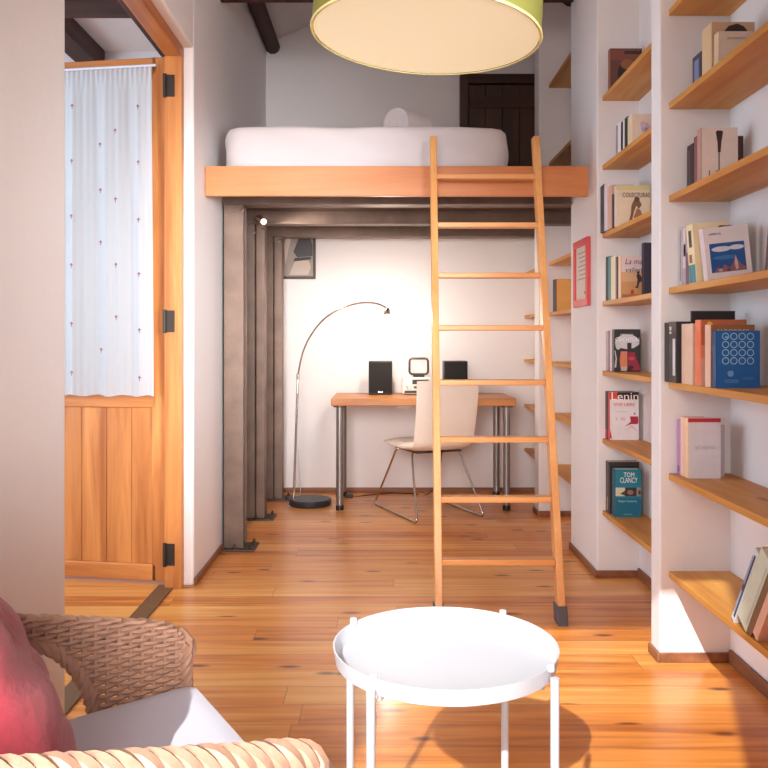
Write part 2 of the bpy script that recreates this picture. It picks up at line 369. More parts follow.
# dark door behind the loft bed
D2 = thing('door_2', None, None, (.568, BW, 1.962)); D2['kind'] = 'structure'; D2['label'] = 'dark stained wooden door behind the loft bed'
MB().box(0, .06, -.06, 0, 0, 1.13).box(.57, .62, -.06, 0, 0, 1.13).build('frame_post', DARKZ, D2, bevel=.004)
MB().box(.06, .57, -.06, 0, 1.06, 1.13).build('frame_head', DARKW, D2, bevel=.004)
dl = MB()
for k in range(4): dl.box(.065+k*.126, .065+k*.126+.124, -.035, -.004, 0, 1.055)
dl.build('leaf', DARKZ, D2, bevel=.003)
MB().box(.07, .565, -.05, -.03, .88, .97).build('ledge_rail', DARKW, D2, bevel=.004)

# ================================================================== CURTAIN
C = thing('door_curtain', 'white voile curtain with tiny embroidered red flowers on the open door', 'curtain', (-.993, 3.835, 0), (0, 0, ang))
cw0, cw1, ct, cb_ = .062, .79, 2.385, .872
random.seed(3)
folds = [(random.uniform(5, 9), random.uniform(0, 6), random.uniform(.003, .006)) for _ in range(3)]
def fold(s):
    return .010*math.sin(s*2*PI*4.2+.6)+.006*math.sin(s*2*PI*9.3+1.9)+.0025*math.sin(s*2*PI*23)
def cloth(u, v):
    zz = ct-(ct-cb_)*v
    x = cw0+u*(cw1-cw0)+.012*math.sin(v*2.2)*(u-.3)-.012*v*(1-u)
    g = max(0, 1-v*16)
    y = .047+fold(u)*(.35+.65*min(1, v*2.2))*(1-g)+g*.005*math.sin(u*190)
    return (x, y, zz+.004*math.sin(u*37)*(v > .97))
cm = MB().grid(cloth, 150, 60)
def flower(u, v):
    x, y, z = cloth(u, v); y += .004
    for (dx, dz, r, mi) in ((0, .006, .004, 1), (-.004, .002, .0034, 1), (.004, .002, .0034, 1), (0, -.003, .0028, 2)):
        cm.mi = mi; cm.add([(x+dx+r*math.cos(a*PI/3), y, z+dz+r*math.sin(a*PI/3)) for a in range(6)], [tuple(range(6))])
    cm.mi = 2; cm.box(x-.0012, x+.0012, y-.0002, y+.0002, z-.014, z-.003); cm.mi = 0
for i, vs in enumerate(([.12, .29, .465, .63, .80, .945][:6], [.19, .40, .60, .76], [.23, .37, .53, .86], [.11, .28, .45, .60, .78, .93], [.2, .4, .6, .8], [.15, .35, .55, .75, .9])):
    for v in vs: flower([.10, .235, .36, .52, .68, .86][i]+(.012 if i % 2 else -.008), v)
cm.build('cloth', [CURT, mat('flower_red', (158, 84, 84), .8), mat('flower_green', (84, 84, 92), .8)], C, smooth=True)
MB().tube([(.04, .047, 2.392), (.80, .047, 2.392)], .006, 10).build('rod', WHITEM, C, smooth=True)

# ================================================================== LOFT BED
L = thing('loft_platform', 'beech-fronted loft bed platform on raw steel posts beside the left wall', 'loft bed', (0, 4.03, 0))
MB().box(LW+.003, 1.0, 0, .032, 1.832, 1.978).build('front_board', BEECH_X, L, bevel=.003)
MB().box(LW+.003, .99, .034, 2.11, 1.957, 1.976).box(.99, RW-.002, .462, 1.278, 1.957, 1.976).build('deck', wood('deck_board', (176, 140, 112), (140, 104, 80), 'x'), L)
for y in (4.45, 5.197, 5.84):
    q = MB(); y0 = y-4.03; x1 = P2X-.002 if y < 4.5 else RW-.002
    q.box(LW+.005, x1, y0, y0+.11, 1.945, 1.956).box(LW+.005, x1, y0, y0+.11, 1.86, 1.872).box(LW+.005, x1, y0+.02, y0+.09, 1.872, 1.945)
    q.build('cross_beam', STEEL, L, bevel=.002)
for k, y in enumerate((4.45, 5.197, 5.84)):
    y0 = y-4.03; q = MB(); x0 = LW+.014+(.03 if k == 2 else 0)
    if k == 0:
        q.box(x0, x0+.105, y0, y0+.012, .01, 1.859).box(x0, x0+.105, y0+.10, y0+.112, .01, 1.859).box(x0+.047, x0+.057, y0+.012, y0+.10, .01, 1.859)
    else:
        q.box(x0, x0+.05, y0, y0+.10, .01, 1.859).box(x0+.060, x0+.112, y0, y0+.10, .01, 1.859).box(x0+.05, x0+.06, y0+.03, y0+.07, .01, 1.859)
    c = q.build('post', STEEL, L, bevel=.002)
    MB().box(x0-.01, x0+.17, y0-.04, y0+.14, .0005, .01).build('base_plate', STEELD, c, bevel=.002)
    for bx, by in ((x0+.06, y0-.022), (x0+.145, y0-.02), (x0+.145, y0+.12)):
        MB().cyl((bx, by, .01), .011, .012, 6).cyl((bx, by, .022), .006, .012, 10).build('bolt', STEELD, c)
    for bx in (x0+.05, x0+.10):
        MB().cyl((bx, y0-.012, 1.80+.03*(bx > x0+.06)), .010, .012, 6, 'y').build('bolt', CHROME, c)
SPT = thing('spotlight', 'small silver fitting under the loft beam at the posts, treated as a lit spotlight', 'lamp', (LW+.105, 5.14, 1.905))
MB().tube([(0, 0, 0), (.008, -.02, -.018)], .006, 8).build('bracket', CHROME, SPT, smooth=True)
MB().tube([(-.012, .0, -.016), (.036, -.09, -.052)], [.015, .021], 16).build('lamp_head', CHROME, SPT, smooth=True)
MB().tube([(.0362, -.0904, -.0522), (.038, -.094, -.0535)], .018, 16).build('bulb', lit('spot_added_glow', (255, 236, 210), 1.6), SPT)  # glow added to a fitting that is not lit
sl_ = bpy.data.lights.new('spotlight_fill', 'SPOT'); sl_.energy = 26; sl_.spot_size = math.radians(125); sl_.spot_blend = 1; sl_.color = (1, .88, .78); sl_.shadow_soft_size = .03  # added fill light for the space under the loft
so = bpy.data.objects.new('spotlight_fill', sl_); COL.objects.link(so); so.location = (LW+.118+.05, 5.12-.12, 1.83); so.rotation_euler = Vector((.75, .45, -.55)).to_track_quat('-Z', 'Y').to_euler()
# mattress
def rounded_slab(x0, x1, y0, y1, z0, z1, r, puff, nx=28, ny=28, wob=.004):
    mb = MB(); cx, cy = (x0+x1)/2, (y0+y1)/2; hx, hy, hz = (x1-x0)/2, (y1-y0)/2, (z1-z0)/2; N = 24
    def P(u, v):
        a = 2*PI*u; n = 16.0                       # superellipse outline
        ca, sa = math.cos(a), math.sin(a); k = (abs(ca)**n+abs(sa)**n)**(-1/n)
        ph = PI*(v-.5); m = 4.2
        cp, sp = math.cos(ph), math.sin(ph); k2 = (abs(cp)**m+abs(sp)**m)**(-1/m)
        s = max(0, cp*k2); zz = sp*k2
        e = 1-(1-s)*r/min(hx, hy)*1.0 if s > .02 else 0
        f = e if s > .02 else 0
        x = cx+ca*k*(hx-r*(1-s)); y = cy+sa*k*(hy-r*(1-s))
        if s <= .02: x, y = cx+ca*k*(hx-r)*(s/.02), cy+sa*k*(hy-r)*(s/.02)
        return (x+wob*math.sin(y*23+zz*4), y+wob*math.sin(x*17+zz*5), z0+hz+zz*hz+(puff*math.sin(x*9)*math.cos(y*7) if zz > .8 else 0))
    return mb.grid(P, 128, N)
MT = thing('mattress', 'thick mattress in a white sheet lying on the loft bed', 'mattress', (0, 4.12, 1.977))
rounded_slab(-.812, .645, 0, 1.95, 0, .222, .05, .003).build('sheet', SHEET, MT, smooth=True, weld=True)
o = MB()
def roll(u, v):
    a = u*2*PI; t = v; r = .083*(1+.03*math.sin(3*a+v*4)); e = 1
    return (r*1.05*math.cos(a)*e, t*.22, r*math.sin(a)*e)
o.grid(roll, 36, 10)
for yy in (0, .22):
    pts = [(.083*(1-.9*i/90)*math.cos(i*2*PI/22), yy, .083*(1-.9*i/90)*math.sin(i*2*PI/22)) for i in range(91)]
    o.tube(pts, .0035, 5)
    o.add([(.082*1.05*math.cos(k*PI/18), yy+(.003 if yy == 0 else -.003), .082*math.sin(k*PI/18)) for k in range(36)], [tuple(range(36))])
o = o.build('rolled_towel', SHEET, None, (.07, 4.45, 2.298), (math.radians(3), math.radians(8), math.radians(-38)), smooth=True)
tag(o, 'white rolled towel lying on the loft mattress', 'towel')

# ================================================================== LADDER
LD = thing('loft_ladder', 'light beech ladder leaning against the loft bed', 'ladder', (.474, 3.30, 0))
sl = .69/2.107
for s, xb, xt in ((-1, -.252, -.232), (1, .237, .261)):
    q = MB(); h0, h1 = .0 , 2.107
    def rail(z, xb=xb, xt=xt): return xb+(xt-xb)*z/2.107, sl*z
    pts = []
    for z in (h0+.001, h1):
        x, y = rail(z); pts += [(x-.015, y-.033, z), (x+.015, y-.033, z), (x+.015, y+.033, z), (x-.015, y+.033, z)]
    q.add(pts, [(0,3,2,1),(4,5,6,7),(0,1,5,4),(1,2,6,5),(2,3,7,6),(3,0,4,7)])
    r = q.build('side_rail', BEECH_Z, LD, bevel=.003)
    q = MB(); pts = []
    for z in (0, .07):
        x, y = rail(z); pts += [(x-.021, y-.040, z), (x+.021, y-.040, z), (x+.021, y+.040, z), (x-.021, y+.040, z)]
    q.add(pts, [(0,3,2,1),(4,5,6,7),(0,1,5,4),(1,2,6,5),(2,3,7,6),(3,0,4,7)])
    q.build('rubber_foot', mat('grey_rubber', (84, 82, 88), .7), r, bevel=.004)
for i in range(8):
    z = .228+.239*i; y = sl*z
    MB().box(-.236+.006*i/7, .223+.02*i/7, y-.028, y+.028, z-.012, z+.012).build('rung', BEECH_R, LD, bevel=.004)

# ================================================================== DESK GROUP
T = thing('desk', 'pine-topped desk on grey metal legs against the back wall', 'desk', (.267, 5.75, 0))
MB().box(-.61, .61, -.30, .30, .694, .744).build('desktop', DESKW, T, bevel=.006)
for sx in (-1, 1):
    for sy in (-1, 1):
        x, y = sx*.555, sy*.245
        g = MB().cyl((x, y, .03), .0235, .663, 20).build('leg', mat('grey_metal', (150, 146, 146), .35, .75, var=.05), T, smooth=True)
        MB().cyl((x, y, .0), .026, .032, 20).build('rubber_foot', BLACK, g, smooth=True)
        MB().cyl((x, y, .684), .045, .010, 24).build('mounting_plate', STEELD, g, smooth=True)
def speaker(x, y, lab):
    s = thing('loudspeaker', lab, 'speaker', (x, y, .744), group='pair of black desk speakers')
    MB().box(-.083, .083, -.07, .09, .004, .237).build('cabinet', BLACK, s, bevel=.004)
    MB().box(-.078, .078, -.082, -.07, .012, .232).build('grille', BLACKM, s, bevel=.004)
    MB().box(-.018, .018, -.0835, -.082, .018, .026).build('badge', CHROME, s)
    for fx_, fy_ in ((-.06, -.05), (.06, -.05), (-.06, .07), (.06, .07)): MB().cyl((fx_, fy_, 0), .008, .005, 12).build('rubber_foot', BLACK, s)
speaker(-.018, 5.88, 'black loudspeaker on the desk left of the white radio')
speaker(.512, 5.88, 'black loudspeaker on the desk right of the white radio')
R = thing('radio', 'small white radio with dark display between the black speakers', 'radio', (.236, 5.90, .744))
MB().box(-.10, .10, -.085, .085, .006, .122).build('casing', mat('white_radio', (226, 222, 216), .4), R, bevel=.006, seg=3)
MB().box(-.03, .085, -.0865, -.085, .075, .108).build('display', mat('dark_display', (24, 26, 30), .2), R, bevel=.0005)
MB().box(-.085, .085, -.0865, -.085, .012, .03).build('lower_panel', BLACK, R)
for bx in (-.07, -.048): MB().cyl((bx, -.092, .055), .009, .008, 16, 'y').build('knob', CHROME, R, smooth=True)
MB().box(-.02, .02, -.0870, -.085, .045, .062).build('button', STEELD, R, bevel=.0005)
A = thing('loop_antenna', 'dark rounded loop aerial standing on top of the white radio', 'antenna', (.255, 5.90, .867))
q = []
hw, hh, rr = .066, .056, .022; cz = .075
for (cx, cz_, a0) in ((hw-rr, hh-rr, 0), (-hw+rr, hh-rr, PI/2), (-hw+rr, -hh+rr, PI), (hw-rr, -hh+rr, 1.5*PI)):
    for i in range(7):
        a = a0+PI/2*i/6; q.append((cx+rr*math.cos(a), 0, cz+cz_+rr*math.sin(a)))
MB().tube(q, .0075, 8, closed=True).build('loop', STEELD, A, smooth=True)
MB().box(-.04, .04, -.022, .022, 0, .014).box(-.012, .012, -.01, .01, .01, .022).build('stand', BLACK, A, bevel=.003)

# desk chair
CH = thing('desk_chair', 'white padded side chair on chrome sled legs at the desk', 'chair', (.30, 5.45, 0), (0, 0, math.radians(23)))
def shell():
    prof = []   # centre line in (y,z), from front of seat to top of back
    for i in range(9): t = i/8; prof.append((.27-.44*t, .447-.012*math.sin(t*PI)+.006*t))
    for i in range(1, 7):
        a = PI/2*i/6; prof.append((-.17-.055*math.sin(a), .453+.063*(1-math.cos(a))))
    for i in range(1, 9): t = i/8; prof.append((-.225-.055*t-.012*math.sin(t*PI), .516+.36*t))
    return prof
pf = shell()
def thick(i): return .028 if i < 9 else .019
mb = MB(); NW = 14; ring = []
rows = []
for i, (y, z) in enumerate(pf):
    a = pf[max(i-1, 0)]; b2 = pf[min(i+1, len(pf)-1)]; t = Vector((0, b2[0]-a[0], b2[1]-a[1])).normalized(); nrm = Vector((0, -t.z, t.y))
    hwid = .205+.012*(i/len(pf)); row = []
    for k in range(NW+1):
        u = -1+2*k/NW; e = (1-abs(u)**6)**.5 if abs(u) < 1 else 0
        endt = min(1, .25+min(i, len(pf)-1-i)*.75)
        row.append((Vector((u*hwid, y, z)) + nrm*thick(i)*max(e, .25)*endt, Vector((u*hwid, y, z)) - nrm*thick(i)*max(e, .25)*endt))
    rows.append(row)
n1 = len(rows); vs = [p[0] for r in rows for p in r]+[p[1] for r in rows for p in r]; off = n1*(NW+1); fs = []
for i in range(n1-1):
    for k in range(NW):
        a = i*(NW+1)+k; fs.append((a, a+1, a+NW+2, a+NW+1)); fs.append((off+a, off+a+NW+1, off+a+NW+2, off+a+1))
    a = i*(NW+1); fs.append((a, a+NW+1, off+a+NW+1, off+a)); a += NW; fs.append((a, off+a, off+a+NW+1, a+NW+1))
for k in range(NW):
    fs.append((k, off+k, off+k+1, k+1)); a = (n1-1)*(NW+1)+k; fs.append((a, a+1, off+a+1, off+a))
mb.add(vs, fs)
mb.build('upholstered_seat', LEATHER, CH, smooth=True)
for s in (-1, 1):
    x = s*.235; xt = s*.17
    def rnd(pts, r=.035, n=6):
        out = [Vector(pts[0])]
        for i in range(1, len(pts)-1):
            p = Vector(pts[i]); a = (Vector(pts[i-1])-p).normalized(); b2 = (Vector(pts[i+1])-p).normalized()
            for k in range(n+1):
                t = k/n; out.append((1-t)**2*(p+a*r)+2*t*(1-t)*p+t*t*(p+b2*r))
        return out+[Vector(pts[-1])]
    path = rnd([(xt*.3, .13, .416), (xt, .13, .414), (x, .36, .008), (x, -.32, .008), (xt, -.10, .414), (xt*.3, -.10, .416)])
    MB().tube(path, .0075, 10).build('sled_leg', CHROME, CH, smooth=True)
MB().box(-.16, .16, -.16, .18, .408, .418).build('under_plate', STEELD, CH, bevel=.002)

# ================================================================== ARC LAMP
AL = thing('arc_floor_lamp', 'chrome arc floor lamp with round dark base beside the desk', 'lamp', (-.50, 5.68, 0))
MB().lathe([(0, 0), (.142, 0), (.145, .006), (.145, .034), (.138, .042), (0, .042)], 48).build('base', mat('dark_grey_base', (52, 54, 62), .4, .3), AL, smooth=True)
st = [(-.113, 0, .035), (-.10, .01, .45), (-.086, .02, .87)]
MB().tube(st, .0085, 10).build('stem', CHROME, AL, smooth=True)
MB().cyl((-.086, .02, .855), .012, .04, 14).build('joint_collar', CHROME, AL, smooth=True)
# arch: through measured points
ar = [(-0.086, 0.02, 0.882), (-0.071, 0.009, 0.965), (-0.042, -0.002, 1.068), (0.007, -0.013, 1.164), (0.083, -0.024, 1.26), (0.172, -0.036, 1.325), (0.275, -0.047, 1.367), (0.378, -0.058, 1.383), (0.459, -0.069, 1.376), (0.524, -0.08, 1.347)]
def cat(P, n=8):
    P = [Vector(p) for p in P]; out = []
    for i in range(len(P)-1):
        p0 = P[max(i-1, 0)]; p1 = P[i]; p2 = P[i+1]; p3 = P[min(i+2, len(P)-1)]
        for k in range(n):
            t = k/n; out.append(.5*((2*p1)+(p2-p0)*t+(2*p0-5*p1+4*p2-p3)*t*t+(3*p1-p0-3*p2+p3)*t**3))
    return out+[P[-1]]
MB().tube(cat(ar), .0062, 10).build('arm', CHROME, AL, smooth=True)
hd = MB().lathe([(.016, .045), (.020, .03), (.024, 0), (.022, 0), (.018, .028), (.012, .042)], 24, (0.528, -0.08, 1.302)).build('lamp_head', CHROME, AL, smooth=True)
MB().lathe([(0, .0), (.008, .004), (.012, .016), (.008, .028), (0, .032)], 16, (0.528, -0.08, 1.298)).build('bulb', lit('halogen_bulb', (255, 214, 150), 40), AL, smooth=True)
pl = bpy.data.lights.new('arc_lamp_bulb', 'POINT'); pl.energy = 12; pl.color = (1, .86, .72); pl.shadow_soft_size = .02
po = bpy.data.objects.new('arc_lamp_bulb', pl); COL.objects.link(po); po.location = (0.028, 5.600, 1.282)

# cables
def cable(name, label, pts, r=.0032):
    o = MB().tube(cat(pts), r, 6).build(name, BLACK, None, smooth=True); return tag(o, label, 'cable')
q = MB().tube(cat([(-.22, 5.93, .012), (-.17, 5.95, .007), (-.08, 6.02, .005), (.05, 6.08, .005), (.2, 6.06, .005), (.32, 6.02, .005), (.40, 6.06, .12), (.42, 6.12, .40), (.40, 6.13, .68)]), .004, 6)
o = tag(q.build('power_cable', BLACK, None, smooth=True), 'black power cable running along the floor under the desk', 'cable')
MB().box(-.275, -.215, 5.91, 5.95, .0, .024).build('plug', BLACK, o, bevel=.004)
o = tag(MB().tube(cat([(-.625, 5.60, .005), (-.655, 5.64, .005), (-.63, 5.78, .005), (-.61, 5.9, .005), (-.60, 6.02, .03), (-.62, 6.11, .16), (-.63, 6.14, .32)]), .003, 6).build('lamp_cable', WHITEM, None, smooth=True), 'pale thin cable trailing from the arc lamp base to the wall', 'cable')

# framed picture in the corner
F = thing('picture_frame', 'small dark framed grey print on the back wall under the loft', 'picture', (-.755, BW-.001, 1.583))
MB().box(0, .255, -.025, 0, 0, .018).box(0, .255, -.025, 0, .332, .35).box(0, .018, -.025, 0, .018, .332).box(.237, .255, -.025, 0, .018, .332).build('frame', mat('dark_frame', (58, 46, 42), .5), F, bevel=.002)
q = MB().box(.018, .237, -.012, -.002, .018, .332)
for mi, pts in ((1, [(.09, .2), (.13, .3), (.21, .32), (.232, .25), (.232, .17), (.12, .16)]), (2, [(.03, .1), (.05, .2), (.075, .31), (.045, .325), (.022, .25)]), (2, [(.06, .03), (.2, .03), (.22, .09), (.2, .14), (.1, .13)]), (3, [(.09, .13), (.22, .145), (.22, .165), (.10, .155)])):
    q.mi = mi; q.prism(pts, -.0135, -.0125)
q.build('print', [mat('print_grey', (150, 138, 130), .5, var=.2), mat('print_dark', (62, 58, 60), .5, var=.2), mat('print_pale', (196, 180, 168), .5, var=.15), mat('print_ink', (40, 36, 36), .5)], F)

# ================================================================== SHELVES AND BOOKS
SZ = [.297, .64, .962, 1.292, 1.615, 1.94, 2.268]; ST = .022
def shelf(name_lab, x0, y0, y1, z, group):
    o = MB().box(0, RW-x0-.001, .001, y1-y0-.001, 0, ST).build('wall_shelf', PINE_Y, None, (x0, y0, z), bevel=.002)
    return tag(o, name_lab, 'shelf', group)
ord_ = ['lowest', 'second lowest', 'third from the floor', 'middle', 'fifth from the floor', 'second highest', 'top']
b1 = ['lowest pine shelf of the nearest bay with leaning books in sun', 'pine shelf of the nearest bay under the white book with red top edge', 'pine shelf of the nearest bay under the blue book with white rings',
      'pine shelf of the nearest bay under the book with blue sky picture', 'pine shelf of the nearest bay under the white book with a spoon drawing', 'pine shelf of the nearest bay under the tan and navy books', 'highest pine shelf of the nearest bay, no books in view']
for z, lb in zip(SZ, b1): shelf(lb, 1.003, 1.18, 2.905, z, 'pine shelves of the nearest bay')
b2 = ['lowest pine shelf of the second bay under the teal novel', 'pine shelf of the second bay under the white book with red splash', 'pine shelf of the second bay under the black thriller', 'pine shelf of the second bay under the tan book with purple script',
      'pine shelf of the second bay under the book with brown figure', 'pine shelf of the second bay under the row with black and green spines', 'highest pine shelf of the second bay under the dark picture book']
for z, lb in zip(SZ, b2): shelf(lb, 1.045, 3.0, 3.94, z, 'pine shelves of the second bay')
b3 = ['lowest pine shelf of the third bay just behind the ladder', 'second lowest pine shelf of the third bay behind the ladder', 'third pine shelf from the floor in the bay behind the ladder', 'pine shelf of the third bay carrying the yellow book', 'pine shelf of the third bay just above the yellow book', 'pine shelf at mattress height right of the dark door', 'highest pine shelf right of the lamp above the mattress']
for z, lb in zip([.31, .642, .97, 1.285, 1.605, 2.247, 2.747], b3): shelf(lb, 1.065, 4.49, 5.31, z, 'pine shelves of the third bay')
b4 = ['lowest shelf right of the desk in the back corner', 'second lowest shelf right of the desk in the back corner', 'back corner shelf just above desk height', 'back corner shelf level with the yellow book', 'highest back corner shelf below the loft bed']
for z, lb in zip([.305, .632, .967, 1.29, 1.605], b4): shelf(lb, 1.05, 5.46, BW, z, 'pine shelves in the back corner')

CM = {}
def cmat(rgb, rough=.5):
    k = (rgb, rough)
    if k not in CM: CM[k] = mat('cover_%02x%02x%02x' % rgb, rgb, rough, var=.10, scale=30)
    return CM[k]
def book(lab, X0, Y, t, zs, h, w, cover, spine=None, art=(), texts=(), spine_art=(), rot=(0,0,0), name='book', group=None):
    B = thing(name, lab, 'book', (X0, Y, zs+.0004), rot, group)
    spine = spine or cover
    MB().box(.003, w, 0, .0022, 0, h).build('front_cover', cmat(cover), B); MB().box(.003, w, t-.0022, t, 0, h).build('back_cover', cmat(cover), B)
    MB().box(0, .003, 0, t, 0, h).build('spine', cmat(spine), B, bevel=.0008)
    MB().box(.0032, w-.004, .0024, t-.0024, .003, h-.003).build('page_block', WHITEP, B)
    if art:
        q = MB(); cols = []
        for i, a in enumerate(art):
            c = a[1]
            if c not in cols: cols.append(c)
            q.mi = cols.index(c); d = -.0004-.00015*i
            if a[0] == 'r': q.box(a[2]*w, a[3]*w, d, 0, a[4]*h, a[5]*h)
            elif a[0] == 'p': q.prism([(x*w, z*h) for x, z in a[2]], d, 0)
            elif a[0] == 'o':   # ring
                cx, cz, ro, ri = a[2]*w, a[3]*h, a[4]*w, a[5]*w; n = 20; vs = []
                for k in range(n):
                    aa = 2*PI*k/n
                    for r_ in (ro, ri): vs.append((cx+r_*math.cos(aa), d, cz+r_*math.sin(aa)))
                q.add(vs, [(2*k, 2*k+1, (2*k+3) % (2*n), (2*k+2) % (2*n)) for k in range(n)])
            elif a[0] == 'e':
                q.prism([(a[2]*w+a[4]*w*math.cos(2*PI*k/20), a[3]*h+a[5]*h*math.sin(2*PI*k/20)) for k in range(20)], d, 0)
        q.build('cover_picture', [cmat(c) for c in cols], B)
    for (s, sz, c, x, z, wd, *sh) in texts:
        text('title', s, sz, cmat(c), B, (x*w, -.0016, z*h), width=wd*w, shear=sh[0] if sh else 0)
    if spine_art:
        q = MB(); cols = []
        for c, a0, a1, z0, z1 in spine_art:
            if c not in cols: cols.append(c)
            q.mi = cols.index(c); q.box(-.0006, 0, a0*t, a1*t, z0*h, z1*h)
        q.build('spine_label', [cmat(c) for c in cols], B)
    return B
G1 = 'books on the nearest bay of shelves'; G2 = 'books on the second bay of shelves'
s0, s1, s2, s3, s4, s5, s6 = [z+ST for z in SZ]
# ---- nearest bay, from the top shelf down
book('navy spined book on the top row of the nearest bay', 1.045, 2.718, .074, s5, .118, .12, (40, 42, 58), (52, 56, 84), spine_art=[((120, 130, 170), .25, .75, .2, .85)], group=G1)
book('large tan book with dark round photo behind the white paperback', 1.045, 2.632, .078, s5, .180, .138, (206, 176, 138), (214, 186, 146), art=[('p', (52, 36, 32), [(.18, .60), (.25, .80), (.4, .93), (.6, .97), (.75, .92), (.9, .78), (.6, .7), (.42, .66), (.30, .58)])], group=G1)
book('plain white paperback in front of the large tan book', 1.05, 2.588, .036, s5, .134, .112, (222, 206, 190), (214, 190, 160), texts=[('poems', .012, (170, 160, 150), .5, .84, .5)], group=G1)
book('black spined book left of the white book with spoon drawing', 1.05, 2.800, .056, s4, .160, .14, (38, 34, 38), spine_art=[((96, 60, 62), .5, .7, .05, .9)], group=G1)
book('dark red spined book just behind the white book with spoon drawing', 1.05, 2.768, .026, s4, .176, .156, (74, 40, 40), (128, 76, 72), group=G1)
book('white book with a long dark spoon drawing on its cover', 1.05, 2.731, .034, s4, .194, .122, (226, 210, 200), (182, 140, 132), art=[('r', (62, 46, 44), .475, .505, .10, .60), ('p', (52, 38, 36), [(.46, .58), (.53, .58), (.555, .76), (.60, .93), (.56, .95), (.43, .95), (.40, .92), (.445, .76)])], texts=[('IcTi', .05, (96, 84, 80), .42, .17, .42)], group=G1)
book('flat brown wooden bookend leaning at the right of the upper shelf', 1.10, 2.30, .03, s4, .08, .11, (140, 96, 66), group=G1)
book('grey white spined book at the left end beside the sky picture book', 1.035, 2.865, .034, s3, .207, .14, (196, 190, 192), (190, 182, 186), spine_art=[((140, 128, 134), .2, .5, .1, .95)], group=G1)
book('mottled purple grey spined book second in the row with the sky picture', 1.035, 2.792, .068, s3, .205, .14, (150, 128, 138), (176, 160, 166), spine_art=[((120, 96, 108), .1, .5, .0, .55), ((214, 204, 208), .55, .9, .3, .98), ((150, 132, 140), .55, .8, .5, .7)], group=G1)
book('cream and teal spined book leaning behind the sky picture book', 1.03, 2.715, .06, s3, .198, .118, (232, 214, 176), (230, 216, 176), spine_art=[((40, 128, 140), .05, .95, .03, .33), ((150, 84, 72), .4, .8, .36, .5), ((60, 58, 44), .3, .7, .62, .9)], rot=(0, math.radians(-4), 0), group=G1)
book('dark brown book showing its top behind the sky picture book', 1.10, 2.699, .014, s3, .19, .075, (70, 42, 46), group=G1)
book('white book with blue sky and white clouds picture on its cover', 1.040, 2.642, .030, s3, .172, .150, (232, 222, 224), (214, 200, 206), art=[('r', (28, 84, 152), .10, .88, .16, .70), ('e', (214, 216, 226), .36, .59, .22, .05), ('e', (222, 222, 230), .70, .60, .17, .045), ('e', (58, 118, 184), .42, .43, .26, .04),
     ('p', (150, 92, 98), [(.16, .165), (.24, .26), (.32, .20), (.40, .30), (.5, .22), (.6, .32), (.66, .46), (.70, .34), (.78, .27), (.87, .22), (.87, .165)]), ('p', (206, 176, 176), [(.62, .30), (.655, .45), (.69, .34), (.70, .2), (.64, .18)]), ('e', (196, 160, 160), .30, .20, .05, .03), ('e', (110, 60, 70), .48, .19, .05, .025)], texts=[('andalucia', .011, (120, 100, 160), .25, .88, .26)], rot=(0, math.radians(-6.5), math.radians(5)), group=G1)
book('slim dark brown book leaning at the right edge of the picture', 1.045, 2.205, .02, s3, .215, .15, (92, 56, 48), (104, 66, 56), rot=(math.radians(9), 0, 0), group=G1)
book('slim maroon book leaning against the dark brown book', 1.045, 2.243, .022, s3, .212, .15, (78, 44, 42), (88, 50, 46), rot=(math.radians(9), 0, 0), group=G1)
book('black ring binder with a white spine label', .987, 2.785, .074, s2, .208, .16, (46, 42, 46), (50, 46, 50), spine_art=[((206, 206, 214), .12, .42, .12, .72), ((196, 190, 192), .62, .85, .86, .92), ((196, 190, 192), .62, .85, .80, .84)], name='ring_binder', group=G1)
book('black ring binder without label at the wall end', .987, 2.861, .040, s2, .206, .16, (46, 42, 46), (42, 40, 44), name='ring_binder', group=G1)
book('tall black album standing behind the orange and blue books', 1.035, 2.772, .012, s2, .243, .145, (36, 26, 30), group=G1)
book('cream spined book between binder and orange book', 1.0, 2.672, .098, s2, .199, .13, (216, 180, 158), (222, 190, 168), group=G1)
book('orange and pink covered book with yellow emblem', 1.003, 2.612, .046, s2, .210, .145, (190, 104, 66), (226, 116, 76), art=[('p', (240, 190, 40), [(.12, .82), (.17, .84), (.22, .82), (.27, .84), (.27, .93), (.22, .97), (.17, .97), (.12, .92)]), ('p', (214, 150, 70), [(.16, .86), (.23, .86), (.23, .93), (.16, .93)]), ('r', (226, 160, 140), .0, .42, .0, .42), ('r', (232, 132, 96), .0, .42, .42, .62), ('e', (120, 60, 84), .30, .08, .03, .03), ('e', (120, 60, 84), .22, .14, .03, .025), ('e', (130, 60, 84), .27, .19, .02, .02), ('e', (110, 50, 74), .34, .15, .02, .03), ('e', (110, 50, 74), .33, .04, .02, .03)], group=G1)
book('brown covered book rising behind the blue book', 1.008, 2.548, .042, s2, .193, .137, (150, 96, 52), (226, 190, 168), texts=[('ALBORDES', .02, (214, 196, 180), .5, .885, .74)], group=G1)
ringart = []
for i in range(4):
    for j in range(4):
        cx, cz = .22+.185*i, .90-.142*j
        ringart.append(('o', (150, 196, 226), cx, cz, .082, .062))
        if i == 0 and j == 0: ringart.append(('e', (120, 176, 214), cx+.02, cz-.015, .035, .022))
ringart += [('e', (110, 160, 206), .33, .235, .06, .038), ('p', (110, 160, 206), [(.25, .255), (.41, .255), (.37, .30), (.29, .30)]), ('r', (90, 140, 194), .2, .5, .13, .145), ('r', (90, 140, 194), .2, .5, .095, .11), ('r', (40, 110, 176), .6, .85, .15, .19)]
book('bright blue book with a grid of pale rings on its cover', 1.008, 2.505, .026, s2, .174, .134, (14, 92, 160), (12, 72, 128), art=ringart, group=G1)
book('purple spined book at the left of the white book with red top', 1.03, 2.866, .032, s1, .190, .115, (156, 118, 172), (178, 132, 184), spine_art=[((110, 70, 120), .3, .7, .05, .16)], group=G1)
